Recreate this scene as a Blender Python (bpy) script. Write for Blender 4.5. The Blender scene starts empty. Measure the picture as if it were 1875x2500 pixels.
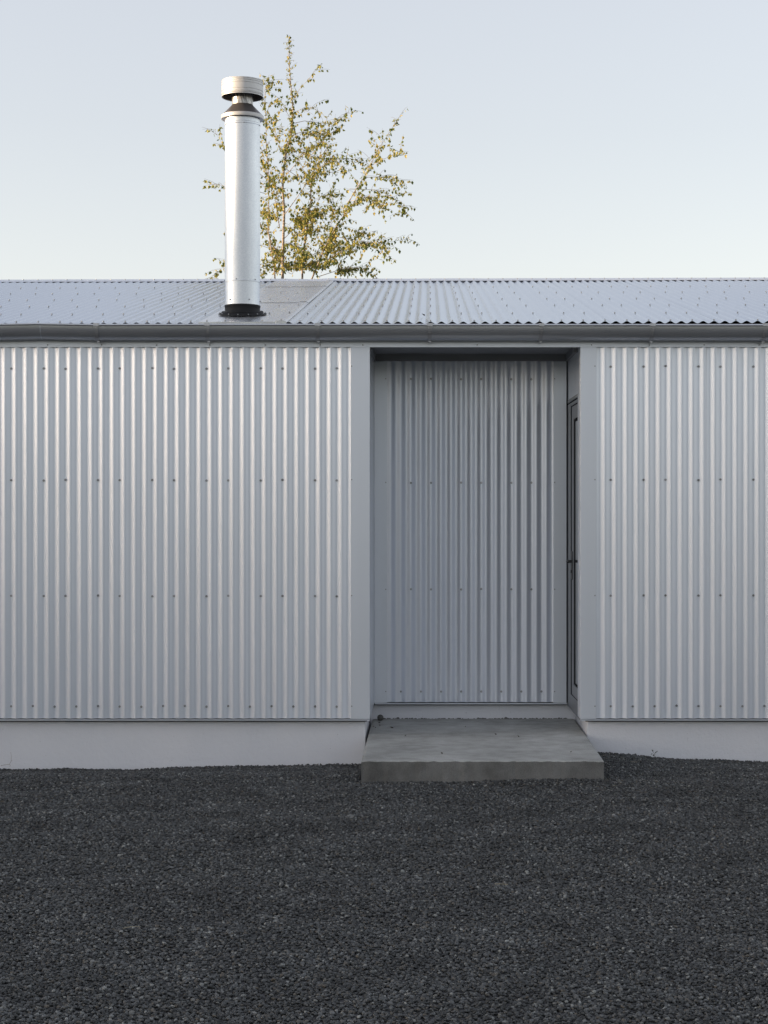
import bpy, bmesh, math, random
import numpy as np
from mathutils import Vector, Matrix, noise

random.seed(7)
S = bpy.context.scene
COL = S.collection
R = math.radians

# ------------------------------------------------------------------ camera
F = 4152.0            # focal length in photo pixels
VX, VY = 1050.0, 1250.0
CZ = 1.70             # eye height
cam = bpy.data.cameras.new('camera')
cam.sensor_fit = 'VERTICAL'
cam.sensor_height = 36.0
cam.sensor_width = 27.0
cam.lens = 36.0 * F / 2500.0
cam.shift_x = -(VX - 937.5) / 2500.0
cam.shift_y = 0.0
cam.clip_start = 0.1
cam.clip_end = 3000
camo = bpy.data.objects.new('camera', cam)
camo.location = (0, -12, CZ)
camo.rotation_euler = (R(90), 0, 0)
COL.objects.link(camo)
S.camera = camo

# ------------------------------------------------------------------ sky and sun
SUN_EL = 4.6
SUN_AZ = -102.0       # compass angle from +Y, negative to the left
w = bpy.data.worlds.new("World")
S.world = w
w.use_nodes = True
nt = w.node_tree
for n in list(nt.nodes): nt.nodes.remove(n)
sky = nt.nodes.new('ShaderNodeTexSky')
sky.sky_type = 'NISHITA'
sky.sun_disc = False
sky.sun_elevation = R(SUN_EL)
sky.sun_rotation = R(SUN_AZ)
sky.air_density = 1.0
sky.dust_density = 1.2
sky.ozone_density = 1.0
hs = nt.nodes.new('ShaderNodeHueSaturation')
hs.inputs['Saturation'].default_value = 0.47
# thin high cloud veil: evens and whitens the clear sky
veil = nt.nodes.new('ShaderNodeMixRGB'); veil.inputs[0].default_value = 0.30
veil.inputs[2].default_value = (2.46, 2.43, 2.86, 1)
bg = nt.nodes.new('ShaderNodeBackground')
bg.inputs['Strength'].default_value = 0.15
wo = nt.nodes.new('ShaderNodeOutputWorld')
nt.links.new(sky.outputs[0], hs.inputs['Color'])
nt.links.new(hs.outputs[0], veil.inputs[1]); nt.links.new(veil.outputs[0], bg.inputs['Color'])
nt.links.new(bg.outputs[0], wo.inputs['Surface'])

sl = bpy.data.lights.new('sun', 'SUN')
sl.energy = 3.4
sl.angle = R(0.5)
sl.color = (1.0, 0.74, 0.48)
so = bpy.data.objects.new('sun', sl)
a, e = R(SUN_AZ), R(SUN_EL)
sdir = Vector((math.sin(a) * math.cos(e), math.cos(a) * math.cos(e), math.sin(e)))
so.rotation_euler = sdir.to_track_quat('Z', 'Y').to_euler()
so.location = (-20, -5, 12)
COL.objects.link(so)

S.render.engine = 'CYCLES'
S.view_settings.view_transform = 'Standard'
S.view_settings.look = 'None'
S.view_settings.exposure = 1.45
S.view_settings.gamma = 1.0

# ------------------------------------------------------------------ helpers
def tag(o, label=None, cat=None, group=None, kind=None):
    if label: o['label'] = label
    if cat: o['category'] = cat
    if group: o['group'] = group
    if kind: o['kind'] = kind
    return o

def link(name, me, m=None, parent=None, smooth=False):
    o = bpy.data.objects.new(name, me)
    COL.objects.link(o)
    if m is not None and len(me.materials) == 0: me.materials.append(m)
    if parent is not None: o.parent = parent
    if smooth:
        me.polygons.foreach_set('use_smooth', [True] * len(me.polygons))
    return o

def empty(name, loc=(0, 0, 0)):
    o = bpy.data.objects.new(name, None)
    o.empty_display_size = 0.2
    COL.objects.link(o)
    o.location = loc
    return o

def from_bm(name, bm, m, parent=None, smooth=False):
    me = bpy.data.meshes.new(name)
    bm.normal_update()
    bm.to_mesh(me); bm.free()
    return link(name, me, m, parent, smooth)

def box(bm, x0, x1, y0, y1, z0, z1):
    vs = [bm.verts.new((x, y, z)) for z in (z0, z1) for y in (y0, y1) for x in (x0, x1)]
    for f in ((0, 2, 3, 1), (4, 5, 7, 6), (0, 1, 5, 4), (2, 6, 7, 3), (0, 4, 6, 2), (1, 3, 7, 5)):
        bm.faces.new([vs[i] for i in f])
    return vs

def prism(bm, pts0, pts1):
    """closed solid between two matching outlines"""
    a_ = [bm.verts.new(p) for p in pts0]; b_ = [bm.verts.new(p) for p in pts1]
    n = len(a_)
    bm.faces.new(a_); bm.faces.new(list(reversed(b_)))
    for i in range(n):
        j = (i + 1) % n
        bm.faces.new((a_[j], a_[i], b_[i], b_[j]))

def lathe(bm, prof, cx, cy, seg=72, cz=0):
    """prof: list of (r, z); open profile, r may be 0"""
    rings = []
    for r, z in prof:
        if r < 1e-6:
            rings.append([bm.verts.new((cx, cy, z + cz))])
        else:
            rings.append([bm.verts.new((cx + r * math.cos(2 * math.pi * k / seg), cy + r * math.sin(2 * math.pi * k / seg), z + cz)) for k in range(seg)])
    for A, B in zip(rings, rings[1:]):
        for k in range(seg):
            j = (k + 1) % seg
            if len(A) == 1 and len(B) == 1: continue
            if len(A) == 1: bm.faces.new((A[0], B[k], B[j]))
            elif len(B) == 1: bm.faces.new((A[k], A[j], B[0]))
            else: bm.faces.new((A[k], A[j], B[j], B[k]))

def tube(bm, pts, rads, seg=6, cap=True):
    """tapered tube along points"""
    pts = [Vector(p) for p in pts]
    rings = []
    up = Vector((0.13, 1, 0.07)).normalized()
    for i, p in enumerate(pts):
        t = (pts[min(i + 1, len(pts) - 1)] - pts[max(i - 1, 0)])
        if t.length < 1e-9: t = Vector((0, 0, 1))
        t.normalize()
        u = t.cross(up)
        if u.length < 1e-4: u = t.cross(Vector((1, 0, 0)))
        u.normalize(); v = t.cross(u)
        rings.append([bm.verts.new(p + (u * math.cos(2 * math.pi * k / seg) + v * math.sin(2 * math.pi * k / seg)) * rads[i]) for k in range(seg)])
    for A, B in zip(rings, rings[1:]):
        for k in range(seg):
            j = (k + 1) % seg
            bm.faces.new((A[k], A[j], B[j], B[k]))
    if cap:
        bm.faces.new(list(reversed(rings[0]))); bm.faces.new(rings[-1])

def bevel_mod(o, wdt=0.002, seg=2):
    m = o.modifiers.new('bevel', 'BEVEL'); m.width = wdt; m.segments = seg; m.limit_method = 'ANGLE'; m.angle_limit = R(40)
    return m

# ------------------------------------------------------------------ materials
def mat(name, base=(0.5, 0.5, 0.5), rough=0.5, metal=0.0):
    m = bpy.data.materials.new(name); m.use_nodes = True
    b = m.node_tree.nodes['Principled BSDF']
    b.inputs['Base Color'].default_value = (*base, 1)
    b.inputs['Roughness'].default_value = rough
    b.inputs['Metallic'].default_value = metal
    return m, m.node_tree, b

def N(t, kind, **kw):
    n = t.nodes.new(kind)
    for k, v in kw.items():
        if k in n.inputs.keys() if hasattr(n.inputs, 'keys') else False: n.inputs[k].default_value = v
        else: setattr(n, k, v)
    return n

def coords(t, scale=(1, 1, 1), out='Object'):
    tc = t.nodes.new('ShaderNodeTexCoord'); mp = t.nodes.new('ShaderNodeMapping')
    mp.inputs['Scale'].default_value = scale
    t.links.new(tc.outputs[out], mp.inputs['Vector'])
    return mp.outputs[0]

def noise_n(t, vec, scale, detail=4, rough=0.55):
    n = t.nodes.new('ShaderNodeTexNoise')
    n.inputs['Scale'].default_value = scale; n.inputs['Detail'].default_value = detail; n.inputs['Roughness'].default_value = rough
    t.links.new(vec, n.inputs['Vector'])
    return n

def ramp(t, fac, stops):
    r = t.nodes.new('ShaderNodeValToRGB')
    el = r.color_ramp.elements
    while len(el) < len(stops): el.new(0.5)
    for i, (p, c) in enumerate(stops):
        el[i].position = p; el[i].color = (*c, 1) if len(c) == 3 else c
    t.links.new(fac, r.inputs[0])
    return r

def maprange(t, fac, a0, a1, b0, b1):
    r = t.nodes.new('ShaderNodeMapRange')
    for i, v in zip((1, 2, 3, 4), (a0, a1, b0, b1)): r.inputs[i].default_value = v
    t.links.new(fac, r.inputs[0])
    return r.outputs[0]

def bump(t, b, h, strength=0.3, dist=0.001, prev=None):
    n = t.nodes.new('ShaderNodeBump')
    n.inputs['Strength'].default_value = strength; n.inputs['Distance'].default_value = dist
    t.links.new(h, n.inputs['Height'])
    if prev is not None: t.links.new(prev, n.inputs['Normal'])
    t.links.new(n.outputs[0], b.inputs['Normal'])
    return n.outputs[0]

def metal_mat(name, base, rough, metal, streak=(3, 3, 0.25), wob=0.25, var=0.05, grain=0.0):
    m, t, b = mat(name, base, rough, metal)
    n1 = noise_n(t, coords(t, streak), 1.6, 2)
    lo = tuple(c * (1 - var) for c in base); hi = tuple(min(1, c * (1 + var)) for c in base)
    rp = ramp(t, n1.outputs[0], [(0.25, lo), (0.75, hi)])
    last = rp.outputs[0]
    if grain > 0:
        n2 = noise_n(t, coords(t), 90, 3)
        mx = t.nodes.new('ShaderNodeMixRGB'); mx.blend_type = 'MULTIPLY'; mx.inputs[0].default_value = grain
        t.links.new(last, mx.inputs[1])
        t.links.new(ramp(t, n2.outputs[0], [(0.35, (0.7, 0.7, 0.7)), (0.65, (1, 1, 1))]).outputs[0], mx.inputs[2])
        last = mx.outputs[0]
    t.links.new(last, b.inputs['Base Color'])
    t.links.new(maprange(t, n1.outputs[0], 0.25, 0.75, rough - 0.01, rough + 0.01), b.inputs['Roughness'])
    if wob > 0:
        n3 = noise_n(t, coords(t, (1, 1, 0.35)), 4.0, 1)
        bump(t, b, n3.outputs[0], wob, 0.01)
    return m

M = {}
M['clad'] = metal_mat('zinc_cladding', (0.75, 0.79, 0.87), 0.33, 0.52, wob=0, var=0.02)
M['flat'] = metal_mat('zinc_flashing', (0.73, 0.765, 0.83), 0.36, 0.55, wob=0, var=0.025)
M['roof'] = metal_mat('zinc_roofing', (0.52, 0.575, 0.66), 0.22, 0.9, streak=(4, 0.4, 0.4), wob=0, var=0.02)
M['gutter'] = metal_mat('grey_gutter', (0.60, 0.615, 0.65), 0.30, 0.8, streak=(0.5, 3, 3), wob=0)
M['strap'] = metal_mat('grey_strap', (0.50, 0.505, 0.53), 0.36, 0.75, wob=0)
M['trim'] = metal_mat('grey_trim', (0.24, 0.245, 0.26), 0.5, 0.3, wob=0.05)
M['frame'] = metal_mat('door_aluminium', (0.24, 0.25, 0.27), 0.38, 0.5, wob=0.03)
M['screw'] = mat('zinc_screw', (0.32, 0.325, 0.34), 0.35, 0.8)[0]
M['rubber_and_shade'], t, b = mat('black_rubber_and_shade', (0.008, 0.008, 0.009), 0.8); b.inputs['Specular IOR Level'].default_value = 0.1
M['soffit'] = metal_mat('grey_soffit', (0.30, 0.31, 0.33), 0.5, 0.0, wob=0.03)
M['handle'] = mat('black_handle', (0.05, 0.05, 0.05), 0.35, 0.7)[0]
m, t, b = mat('dark_glass', (0.015, 0.02, 0.025), 0.04); M['glass'] = m; b.inputs['Specular IOR Level'].default_value = 0.9
M['core'] = mat('grey_board', (0.12, 0.12, 0.12), 0.9)[0]

# spangled galvanised flue steel
m, t, b = mat('galvanised_steel', (0.85, 0.86, 0.88), 0.33, 1.0)
vo = t.nodes.new('ShaderNodeTexVoronoi'); vo.inputs['Scale'].default_value = 260
t.links.new(coords(t), vo.inputs['Vector'])
big = noise_n(t, coords(t, (2, 2, 0.7)), 2.4, 6, 0.6)
spx = t.nodes.new('ShaderNodeSeparateColor'); t.links.new(vo.outputs['Color'], spx.inputs[0])
rp = ramp(t, spx.outputs[0], [(0.0, (0.72, 0.75, 0.79)), (1.0, (0.86, 0.88, 0.91))])
mx = t.nodes.new('ShaderNodeMixRGB'); mx.blend_type = 'MULTIPLY'; mx.inputs[0].default_value = 1
t.links.new(rp.outputs[0], mx.inputs[1])
t.links.new(ramp(t, big.outputs[0], [(0.3, (0.86, 0.87, 0.88)), (0.7, (1, 1, 1))]).outputs[0], mx.inputs[2])
t.links.new(mx.outputs[0], b.inputs['Base Color'])
t.links.new(maprange(t, spx.outputs[1], 0, 1, 0.38, 0.50), b.inputs['Roughness'])
bump(t, b, spx.outputs[2], 0.05, 0.001)
M['galv'] = m
M['galvdark'] = metal_mat('sooty_steel', (0.16, 0.145, 0.14), 0.45, 0.6, streak=(1, 1, 6))
m, t, b = mat('steel_neck', (0.5, 0.48, 0.46), 0.4, 0.9)
nn = noise_n(t, coords(t, (3, 3, 0.5)), 40, 6, 0.7)
t.links.new(ramp(t, nn.outputs[0], [(0.4, (0.18, 0.17, 0.17)), (0.6, (0.62, 0.60, 0.58))]).outputs[0], b.inputs['Base Color'])
M['neck'] = m
M['cap'] = metal_mat('pale_flue_cap', (0.62, 0.61, 0.60), 0.45, 0.35, wob=0.05)
M['boot'], t, b = mat('black_flue_boot', (0.012, 0.012, 0.013), 0.6); b.inputs['Specular IOR Level'].default_value = 0.25

# tray flashing with rain streaks
m, t, b = mat('stained_flashing', (0.6, 0.6, 0.62), 0.26, 0.9)
n1 = noise_n(t, coords(t, (9, 0.8, 0.8)), 1.5, 2, 0.5)
t.links.new(ramp(t, n1.outputs[0], [(0.35, (0.56, 0.565, 0.58)), (0.65, (0.64, 0.655, 0.69))]).outputs[0], b.inputs['Base Color'])
t.links.new(maprange(t, n1.outputs[0], 0.3, 0.7, 0.32, 0.22), b.inputs['Roughness'])
M['tray'] = m

# painted plaster plinth
m, t, b = mat('painted_plaster', (0.60, 0.60, 0.63), 0.8)
v = coords(t)
n1 = noise_n(t, v, 1.3, 4); n2 = noise_n(t, v, 150, 4, 0.6); n3 = noise_n(t, v, 22, 5, 0.65)
rp = ramp(t, n1.outputs[0], [(0.3, (0.65, 0.665, 0.71)), (0.7, (0.71, 0.715, 0.75))])
sp = noise_n(t, v, 60, 2)
mx = t.nodes.new('ShaderNodeMixRGB'); mx.inputs[2].default_value = (0.14, 0.13, 0.12, 1)
t.links.new(maprange(t, sp.outputs[0], 0.745, 0.77, 0, 0.7), mx.inputs[0])
t.links.new(rp.outputs[0], mx.inputs[1]); t.links.new(mx.outputs[0], b.inputs['Base Color'])
pv = bump(t, b, n3.outputs[0], 0.7, 0.008)
bump(t, b, n2.outputs[0], 0.7, 0.003, pv)
M['plinth'] = m

# weathered broomed concrete
def concrete(name, c0, c1, c2, broom):
    m, t, b = mat(name, c1, 0.85)
    v = coords(t)
    n1 = noise_n(t, v, 1.7, 8, 0.62); n2 = noise_n(t, coords(t, (1, 1, 1)), 160, 5, 0.7); n3 = noise_n(t, v, 9, 6, 0.6)
    rp = ramp(t, n1.outputs[0], [(0.28, c0), (0.5, c1), (0.72, c2)])
    mx = t.nodes.new('ShaderNodeMixRGB'); mx.blend_type = 'MULTIPLY'; mx.inputs[0].default_value = 0.9
    t.links.new(rp.outputs[0], mx.inputs[1])
    t.links.new(ramp(t, n2.outputs[0], [(0.33, (0.66, 0.66, 0.66)), (0.6, (1.06, 1.06, 1.06))]).outputs[0], mx.inputs[2])
    mx2 = t.nodes.new('ShaderNodeMixRGB'); mx2.blend_type = 'MULTIPLY'; mx2.inputs[0].default_value = 0.8
    t.links.new(mx.outputs[0], mx2.inputs[1])
    t.links.new(ramp(t, n3.outputs[0], [(0.35, (0.78, 0.77, 0.75)), (0.6, (1.05, 1.05, 1.05))]).outputs[0], mx2.inputs[2])
    t.links.new(mx2.outputs[0], b.inputs['Base Color'])
    pv = bump(t, b, n2.outputs[0], 0.6, 0.002)
    if broom:
        n4 = noise_n(t, coords(t, (120, 2, 1)), 2.0, 3)
        bump(t, b, n4.outputs[0], 0.45, 0.0012, pv)
    else:
        n4 = noise_n(t, coords(t, (1, 1, 1)), 35, 4)
        bump(t, b, n4.outputs[0], 0.5, 0.004, pv)
    return m
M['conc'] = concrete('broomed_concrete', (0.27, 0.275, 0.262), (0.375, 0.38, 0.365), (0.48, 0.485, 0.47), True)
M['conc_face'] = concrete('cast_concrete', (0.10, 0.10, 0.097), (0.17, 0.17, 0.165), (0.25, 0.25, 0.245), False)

# gravel stones, one tone per stone
m, t, b = mat('dark_pebble', (0.05, 0.05, 0.055), 0.6)
oi = t.nodes.new('ShaderNodeObjectInfo')
rp = ramp(t, oi.outputs['Random'], [(0.0, (0.014, 0.0145, 0.0145)), (0.35, (0.031, 0.032, 0.0325)), (0.60, (0.058, 0.059, 0.061)),
                                    (0.82, (0.095, 0.096, 0.099)), (0.91, (0.072, 0.058, 0.044)), (0.96, (0.14, 0.14, 0.138)), (1.0, (0.24, 0.235, 0.225))])
nn = noise_n(t, coords(t, out='Generated'), 3, 3)
mx = t.nodes.new('ShaderNodeMixRGB'); mx.blend_type = 'MULTIPLY'; mx.inputs[0].default_value = 0.7
t.links.new(rp.outputs[0], mx.inputs[1])
t.links.new(ramp(t, nn.outputs[0], [(0.3, (0.7, 0.7, 0.7)), (0.7, (1.15, 1.15, 1.15))]).outputs[0], mx.inputs[2])
pn = noise_n(t, oi.outputs['Location'], 2.6, 4, 0.65)
mx2 = t.nodes.new('ShaderNodeMixRGB'); mx2.blend_type = 'MULTIPLY'; mx2.inputs[0].default_value = 1
t.links.new(mx.outputs[0], mx2.inputs[1])
t.links.new(ramp(t, pn.outputs[0], [(0.32, (0.70, 0.73, 0.72)), (0.68, (1.40, 1.46, 1.44))]).outputs[0], mx2.inputs[2])
t.links.new(mx2.outputs[0], b.inputs['Base Color'])
M['pebble'] = m

# ground under and beyond the loose stones
m, t, b = mat('gravel_bed', (0.03, 0.03, 0.032), 0.9)
v = coords(t)
vo = t.nodes.new('ShaderNodeTexVoronoi'); vo.inputs['Scale'].default_value = 85; t.links.new(v, vo.inputs['Vector'])
sc = t.nodes.new('ShaderNodeSeparateColor'); t.links.new(vo.outputs['Color'], sc.inputs[0])
t.links.new(ramp(t, sc.outputs[0], [(0, (0.018, 0.019, 0.02)), (0.8, (0.06, 0.06, 0.064)), (1, (0.1, 0.1, 0.1))]).outputs[0], b.inputs['Base Color'])
bump(t, b, vo.outputs['Distance'], -0.9, 0.01)
ln_ = t.nodes.new('ShaderNodeVectorMath'); ln_.operation = 'LENGTH'; t.links.new(v, ln_.inputs[0])
gmix = t.nodes.new('ShaderNodeMixRGB'); src = b.inputs['Base Color'].links[0].from_socket
gn = noise_n(t, v, 0.5, 6, 0.7); add_ = t.nodes.new('ShaderNodeMath'); add_.operation = 'MULTIPLY_ADD'; add_.inputs[1].default_value = 5; t.links.new(gn.outputs[0], add_.inputs[0]); t.links.new(ln_.outputs['Value'], add_.inputs[2])
t.links.new(maprange(t, add_.outputs[0], 17.5, 18.0, 0, 1), gmix.inputs[0]); t.links.new(src, gmix.inputs[1])
t.links.new(ramp(t, gn.outputs[0], [(0.3, (0.13, 0.13, 0.07)), (0.7, (0.24, 0.22, 0.13))]).outputs[0], gmix.inputs[2]); t.links.new(gmix.outputs[0], b.inputs['Base Color'])  # pale grass tone past the yard, added unseen to brighten the wall
M['bed'] = m
m, t, b = mat('shade_hill_grass', (0.06, 0.075, 0.035), 0.95)
nn = noise_n(t, coords(t), 0.15, 8, 0.7)
t.links.new(ramp(t, nn.outputs[0], [(0.3, (0.035, 0.05, 0.022)), (0.7, (0.10, 0.11, 0.05))]).outputs[0], b.inputs['Base Color'])
M['shade_hill'] = m

# leaves and bark
m, t, b = mat('birch_leaf', (0.2, 0.2, 0.05), 0.5)
ge = t.nodes.new('ShaderNodeNewGeometry')
rp = ramp(t, ge.outputs['Random Per Island'], [(0.0, (0.06, 0.10, 0.028)), (0.35, (0.18, 0.22, 0.045)), (0.65, (0.42, 0.39, 0.08)), (1.0, (0.66, 0.51, 0.15))])
t.links.new(rp.outputs[0], b.inputs['Base Color'])
tr = t.nodes.new('ShaderNodeBsdfTranslucent'); t.links.new(rp.outputs[0], tr.inputs['Color'])
ms = t.nodes.new('ShaderNodeMixShader'); ms.inputs[0].default_value = 0.45
out = [n for n in t.nodes if n.type == 'OUTPUT_MATERIAL'][0]
t.links.new(b.outputs[0], ms.inputs[1]); t.links.new(tr.outputs[0], ms.inputs[2]); t.links.new(ms.outputs[0], out.inputs[0])
M['leaf'] = m
m, t, b = mat('birch_bark', (0.4, 0.34, 0.27), 0.75)
nn = noise_n(t, coords(t, (1, 1, 5)), 9, 5, 0.7)
t.links.new(ramp(t, nn.outputs[0], [(0.38, (0.12, 0.08, 0.06)), (0.5, (0.34, 0.27, 0.20)), (0.65, (0.5, 0.44, 0.36))]).outputs[0], b.inputs['Base Color'])
M['bark'] = m
M['twig'] = mat('brown_twig', (0.14, 0.085, 0.05), 0.7)[0]
M['dryleaf'] = mat('dry_leaf', (0.06, 0.045, 0.035), 0.8)[0]
m, t, b = mat('river_stone', (0.08, 0.08, 0.075), 0.8)
nn = noise_n(t, coords(t), 60, 5)
t.links.new(ramp(t, nn.outputs[0], [(0.3, (0.05, 0.05, 0.047)), (0.7, (0.12, 0.118, 0.11))]).outputs[0], b.inputs['Base Color'])
M['stone'] = m
M['straw'] = mat('pale_straw', (0.30, 0.27, 0.20), 0.8)[0]
M['weed'] = mat('dark_weed', (0.03, 0.04, 0.025), 0.6)[0]

# ------------------------------------------------------------------ terrain
def lerp_tab(x, tab):
    if x <= tab[0][0]: return tab[0][1]
    for (a0, b0), (a1, b1) in zip(tab, tab[1:]):
        if x <= a1:
            return b0 + (b1 - b0) * (x - a0) / (a1 - a0)
    return tab[-1][1]
GW = [(-3.2, -0.106), (-2.4, -0.108), (-1.9, -0.098), (-1.3, -0.088), (-0.5, -0.076), (1.1, 0.012), (1.3, 0.0), (1.6, -0.026), (1.9, -0.04), (2.4, -0.055), (3.0, -0.06)]
def ground_z(x, y):
    u = min(1.0, max(0.0, (y + 1.15) / 1.1)); u = u * u * (3 - 2 * u)
    z = lerp_tab(x, GW) * u
    z += 0.016 * noise.noise(Vector((x * 1.1, y * 1.6, 3.3))) + 0.014 * noise.noise(Vector((x * 2.6, y * 3.6, 9))) + 0.006 * noise.noise(Vector((x * 8, y * 9, 2)))
    return z

def axis(lo, hi, fine0, fine1, step):
    a_ = list(np.arange(fine0, fine1 + 1e-6, step))
    d = step; x = fine1
    while x < hi: d *= 1.35; x += d; a_.append(min(x, hi))
    d = step; x = fine0
    while x > lo: d *= 1.35; x -= d; a_.insert(0, max(x, lo))
    return a_

def shade_hill_z(x, y):
    """unseen ridge added to block the low sun and darken the entry"""
    r = math.hypot(x, y)
    az = math.degrees(math.atan2(x, y))
    d = abs(((az - SUN_AZ - 6) + 180) % 360 - 180)
    u = max(0.0, 1 - abs(r - 170) / 75.0); u = u * u * (3 - 2 * u)
    k = max(0.0, 1 - max(0.0, d - 26) / 20.0); k = k * k * (3 - 2 * k)
    n = noise.noise(Vector((az * 0.12, 0, 0))) * 0.8 + noise.noise(Vector((az * 0.5, 4, 0))) * 0.3
    south_shade = max(0.0, 1 - max(0.0, abs(az % 360 - 170) - 30) / 20.0); south_shade = south_shade * south_shade * (3 - 2 * south_shade)  # rise behind the camera, added to darken the entry recess
    return u * max(k * (SHADE_HILL + n), south_shade * (13.0 + 2.5 * n))
SHADE_HILL = 18.3

def grid_mesh(xs, ys, fz):
    vs = [(x, y, fz(x, y)) for y in ys for x in xs]
    nx = len(xs)
    fs = [(j * nx + i, j * nx + i + 1, (j + 1) * nx + i + 1, (j + 1) * nx + i) for j in range(len(ys) - 1) for i in range(nx - 1)]
    me = bpy.data.meshes.new('m'); me.from_pydata(vs, [], fs); me.update()
    return me

xs = axis(-1500, 1500, -5, 5, 0.1); ys = axis(-1500, 1500, -9, 0.1, 0.1)
me = grid_mesh(xs, ys, lambda x, y: ground_z(x, y) - 0.012 - (0.0 if math.hypot(x, y) < 14 else 0.04))
o = link('ground', me, M['bed'], smooth=True); tag(o, kind='structure')

# ridge mesh added out of view, left and rear, to shade yard and entry
vs, fs = [], []
rr = [92 + 8 * i for i in range(21)]; az = [105 + i * 0.8 for i in range(242)]  # compass range of the added ridge
for r in rr:
    for q in az:
        x, y = r * math.sin(R(q)), r * math.cos(R(q))
        vs.append((x, y, max(shade_hill_z(x, y), 0.0) - 0.35))
na = len(az)
fs = [(j * na + i, j * na + i + 1, (j + 1) * na + i + 1, (j + 1) * na + i) for j in range(len(rr) - 1) for i in range(na - 1)]
me = bpy.data.meshes.new('shade_hill'); me.from_pydata(vs, [], fs); me.update()
o = link('shade_hill', me, M['shade_hill'], smooth=True); tag(o, kind='structure')

# ------------------------------------------------------------------ loose gravel (stones scattered by geometry nodes)
def gravel_sheet():
    step = 0.05
    xs_ = np.arange(-4.2, 4.2001, step); ys_ = np.arange(-7.6, 0.0401, step)
    vs = []; idx = {}
    for j, y in enumerate(ys_):
        for i, x in enumerate(xs_):
            idx[(i, j)] = len(vs); vs.append((x, y, ground_z(x, y) - 0.006))
    fs = []
    for j in range(len(ys_) - 1):
        y = ys_[j] + step / 2
        half = 3.9 + 0.16 * y
        for i in range(len(xs_) - 1):
            x = xs_[i] + step / 2
            if x < -half - 0.3 or x > half - 0.6 + 0.2: continue
            if -0.45 < x < 1.09 and y > -1.20: continue
            fs.append((idx[(i, j)], idx[(i + 1, j)], idx[(i + 1, j + 1)], idx[(i, j + 1)]))
    me = bpy.data.meshes.new('gravel'); me.from_pydata(vs, [], fs); me.update()
    bmm = bmesh.new(); bmm.from_mesh(me)
    bmesh.ops.delete(bmm, geom=[v for v in bmm.verts if not v.link_faces], context='VERTS')
    bmm.to_mesh(me); bmm.free()
    return link('gravel', me, M['bed'])
gv = gravel_sheet(); tag(gv, 'loose dark grey gravel covering the yard in front of the wall', 'gravel', kind='stuff')
ng = bpy.data.node_groups.new('stones', 'GeometryNodeTree')
ng.interface.new_socket('Geometry', in_out='INPUT', socket_type='NodeSocketGeometry')
ng.interface.new_socket('Geometry', in_out='OUTPUT', socket_type='NodeSocketGeometry')
gi = ng.nodes.new('NodeGroupInput'); go = ng.nodes.new('NodeGroupOutput')
L = ng.links.new
g2i = ng.nodes.new('GeometryNodeGeometryToInstance')
for k in range(7):
    ico = ng.nodes.new('GeometryNodeMeshIcoSphere'); ico.inputs['Radius'].default_value = 1.0; ico.inputs['Subdivisions'].default_value = 2
    sp_ = ng.nodes.new('GeometryNodeSetPosition'); pos = ng.nodes.new('GeometryNodeInputPosition')
    nz = ng.nodes.new('ShaderNodeTexNoise'); nz.inputs['Scale'].default_value = 0.75; nz.inputs['Detail'].default_value = 1
    ad = ng.nodes.new('ShaderNodeVectorMath'); ad.operation = 'ADD'; ad.inputs[1].default_value = (k * 7.3, k * 3.1, k * 1.7)
    sb = ng.nodes.new('ShaderNodeVectorMath'); sb.operation = 'SUBTRACT'; sb.inputs[1].default_value = (0.5, 0.5, 0.5)
    sc_ = ng.nodes.new('ShaderNodeVectorMath'); sc_.operation = 'SCALE'; sc_.inputs['Scale'].default_value = 1.5
    L(pos.outputs[0], ad.inputs[0]); L(ad.outputs[0], nz.inputs['Vector']); L(nz.outputs['Color'], sb.inputs[0]); L(sb.outputs[0], sc_.inputs[0])
    L(ico.outputs['Mesh'], sp_.inputs['Geometry']); L(sc_.outputs[0], sp_.inputs['Offset'])
    tf = ng.nodes.new('GeometryNodeTransform'); tf.inputs['Scale'].default_value = (1.0, 0.8 - 0.04 * (k % 3), 0.55 + 0.05 * (k % 4))
    sm = ng.nodes.new('GeometryNodeSetMaterial'); sm.inputs['Material'].default_value = M['pebble']
    ss = ng.nodes.new('GeometryNodeSetShadeSmooth')
    L(sp_.outputs[0], tf.inputs[0]); L(tf.outputs[0], ss.inputs[0]); L(ss.outputs[0], sm.inputs[0]); L(sm.outputs[0], g2i.inputs[0])
jg = ng.nodes.new('GeometryNodeJoinGeometry'); L(gi.outputs[0], jg.inputs[0])
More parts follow.
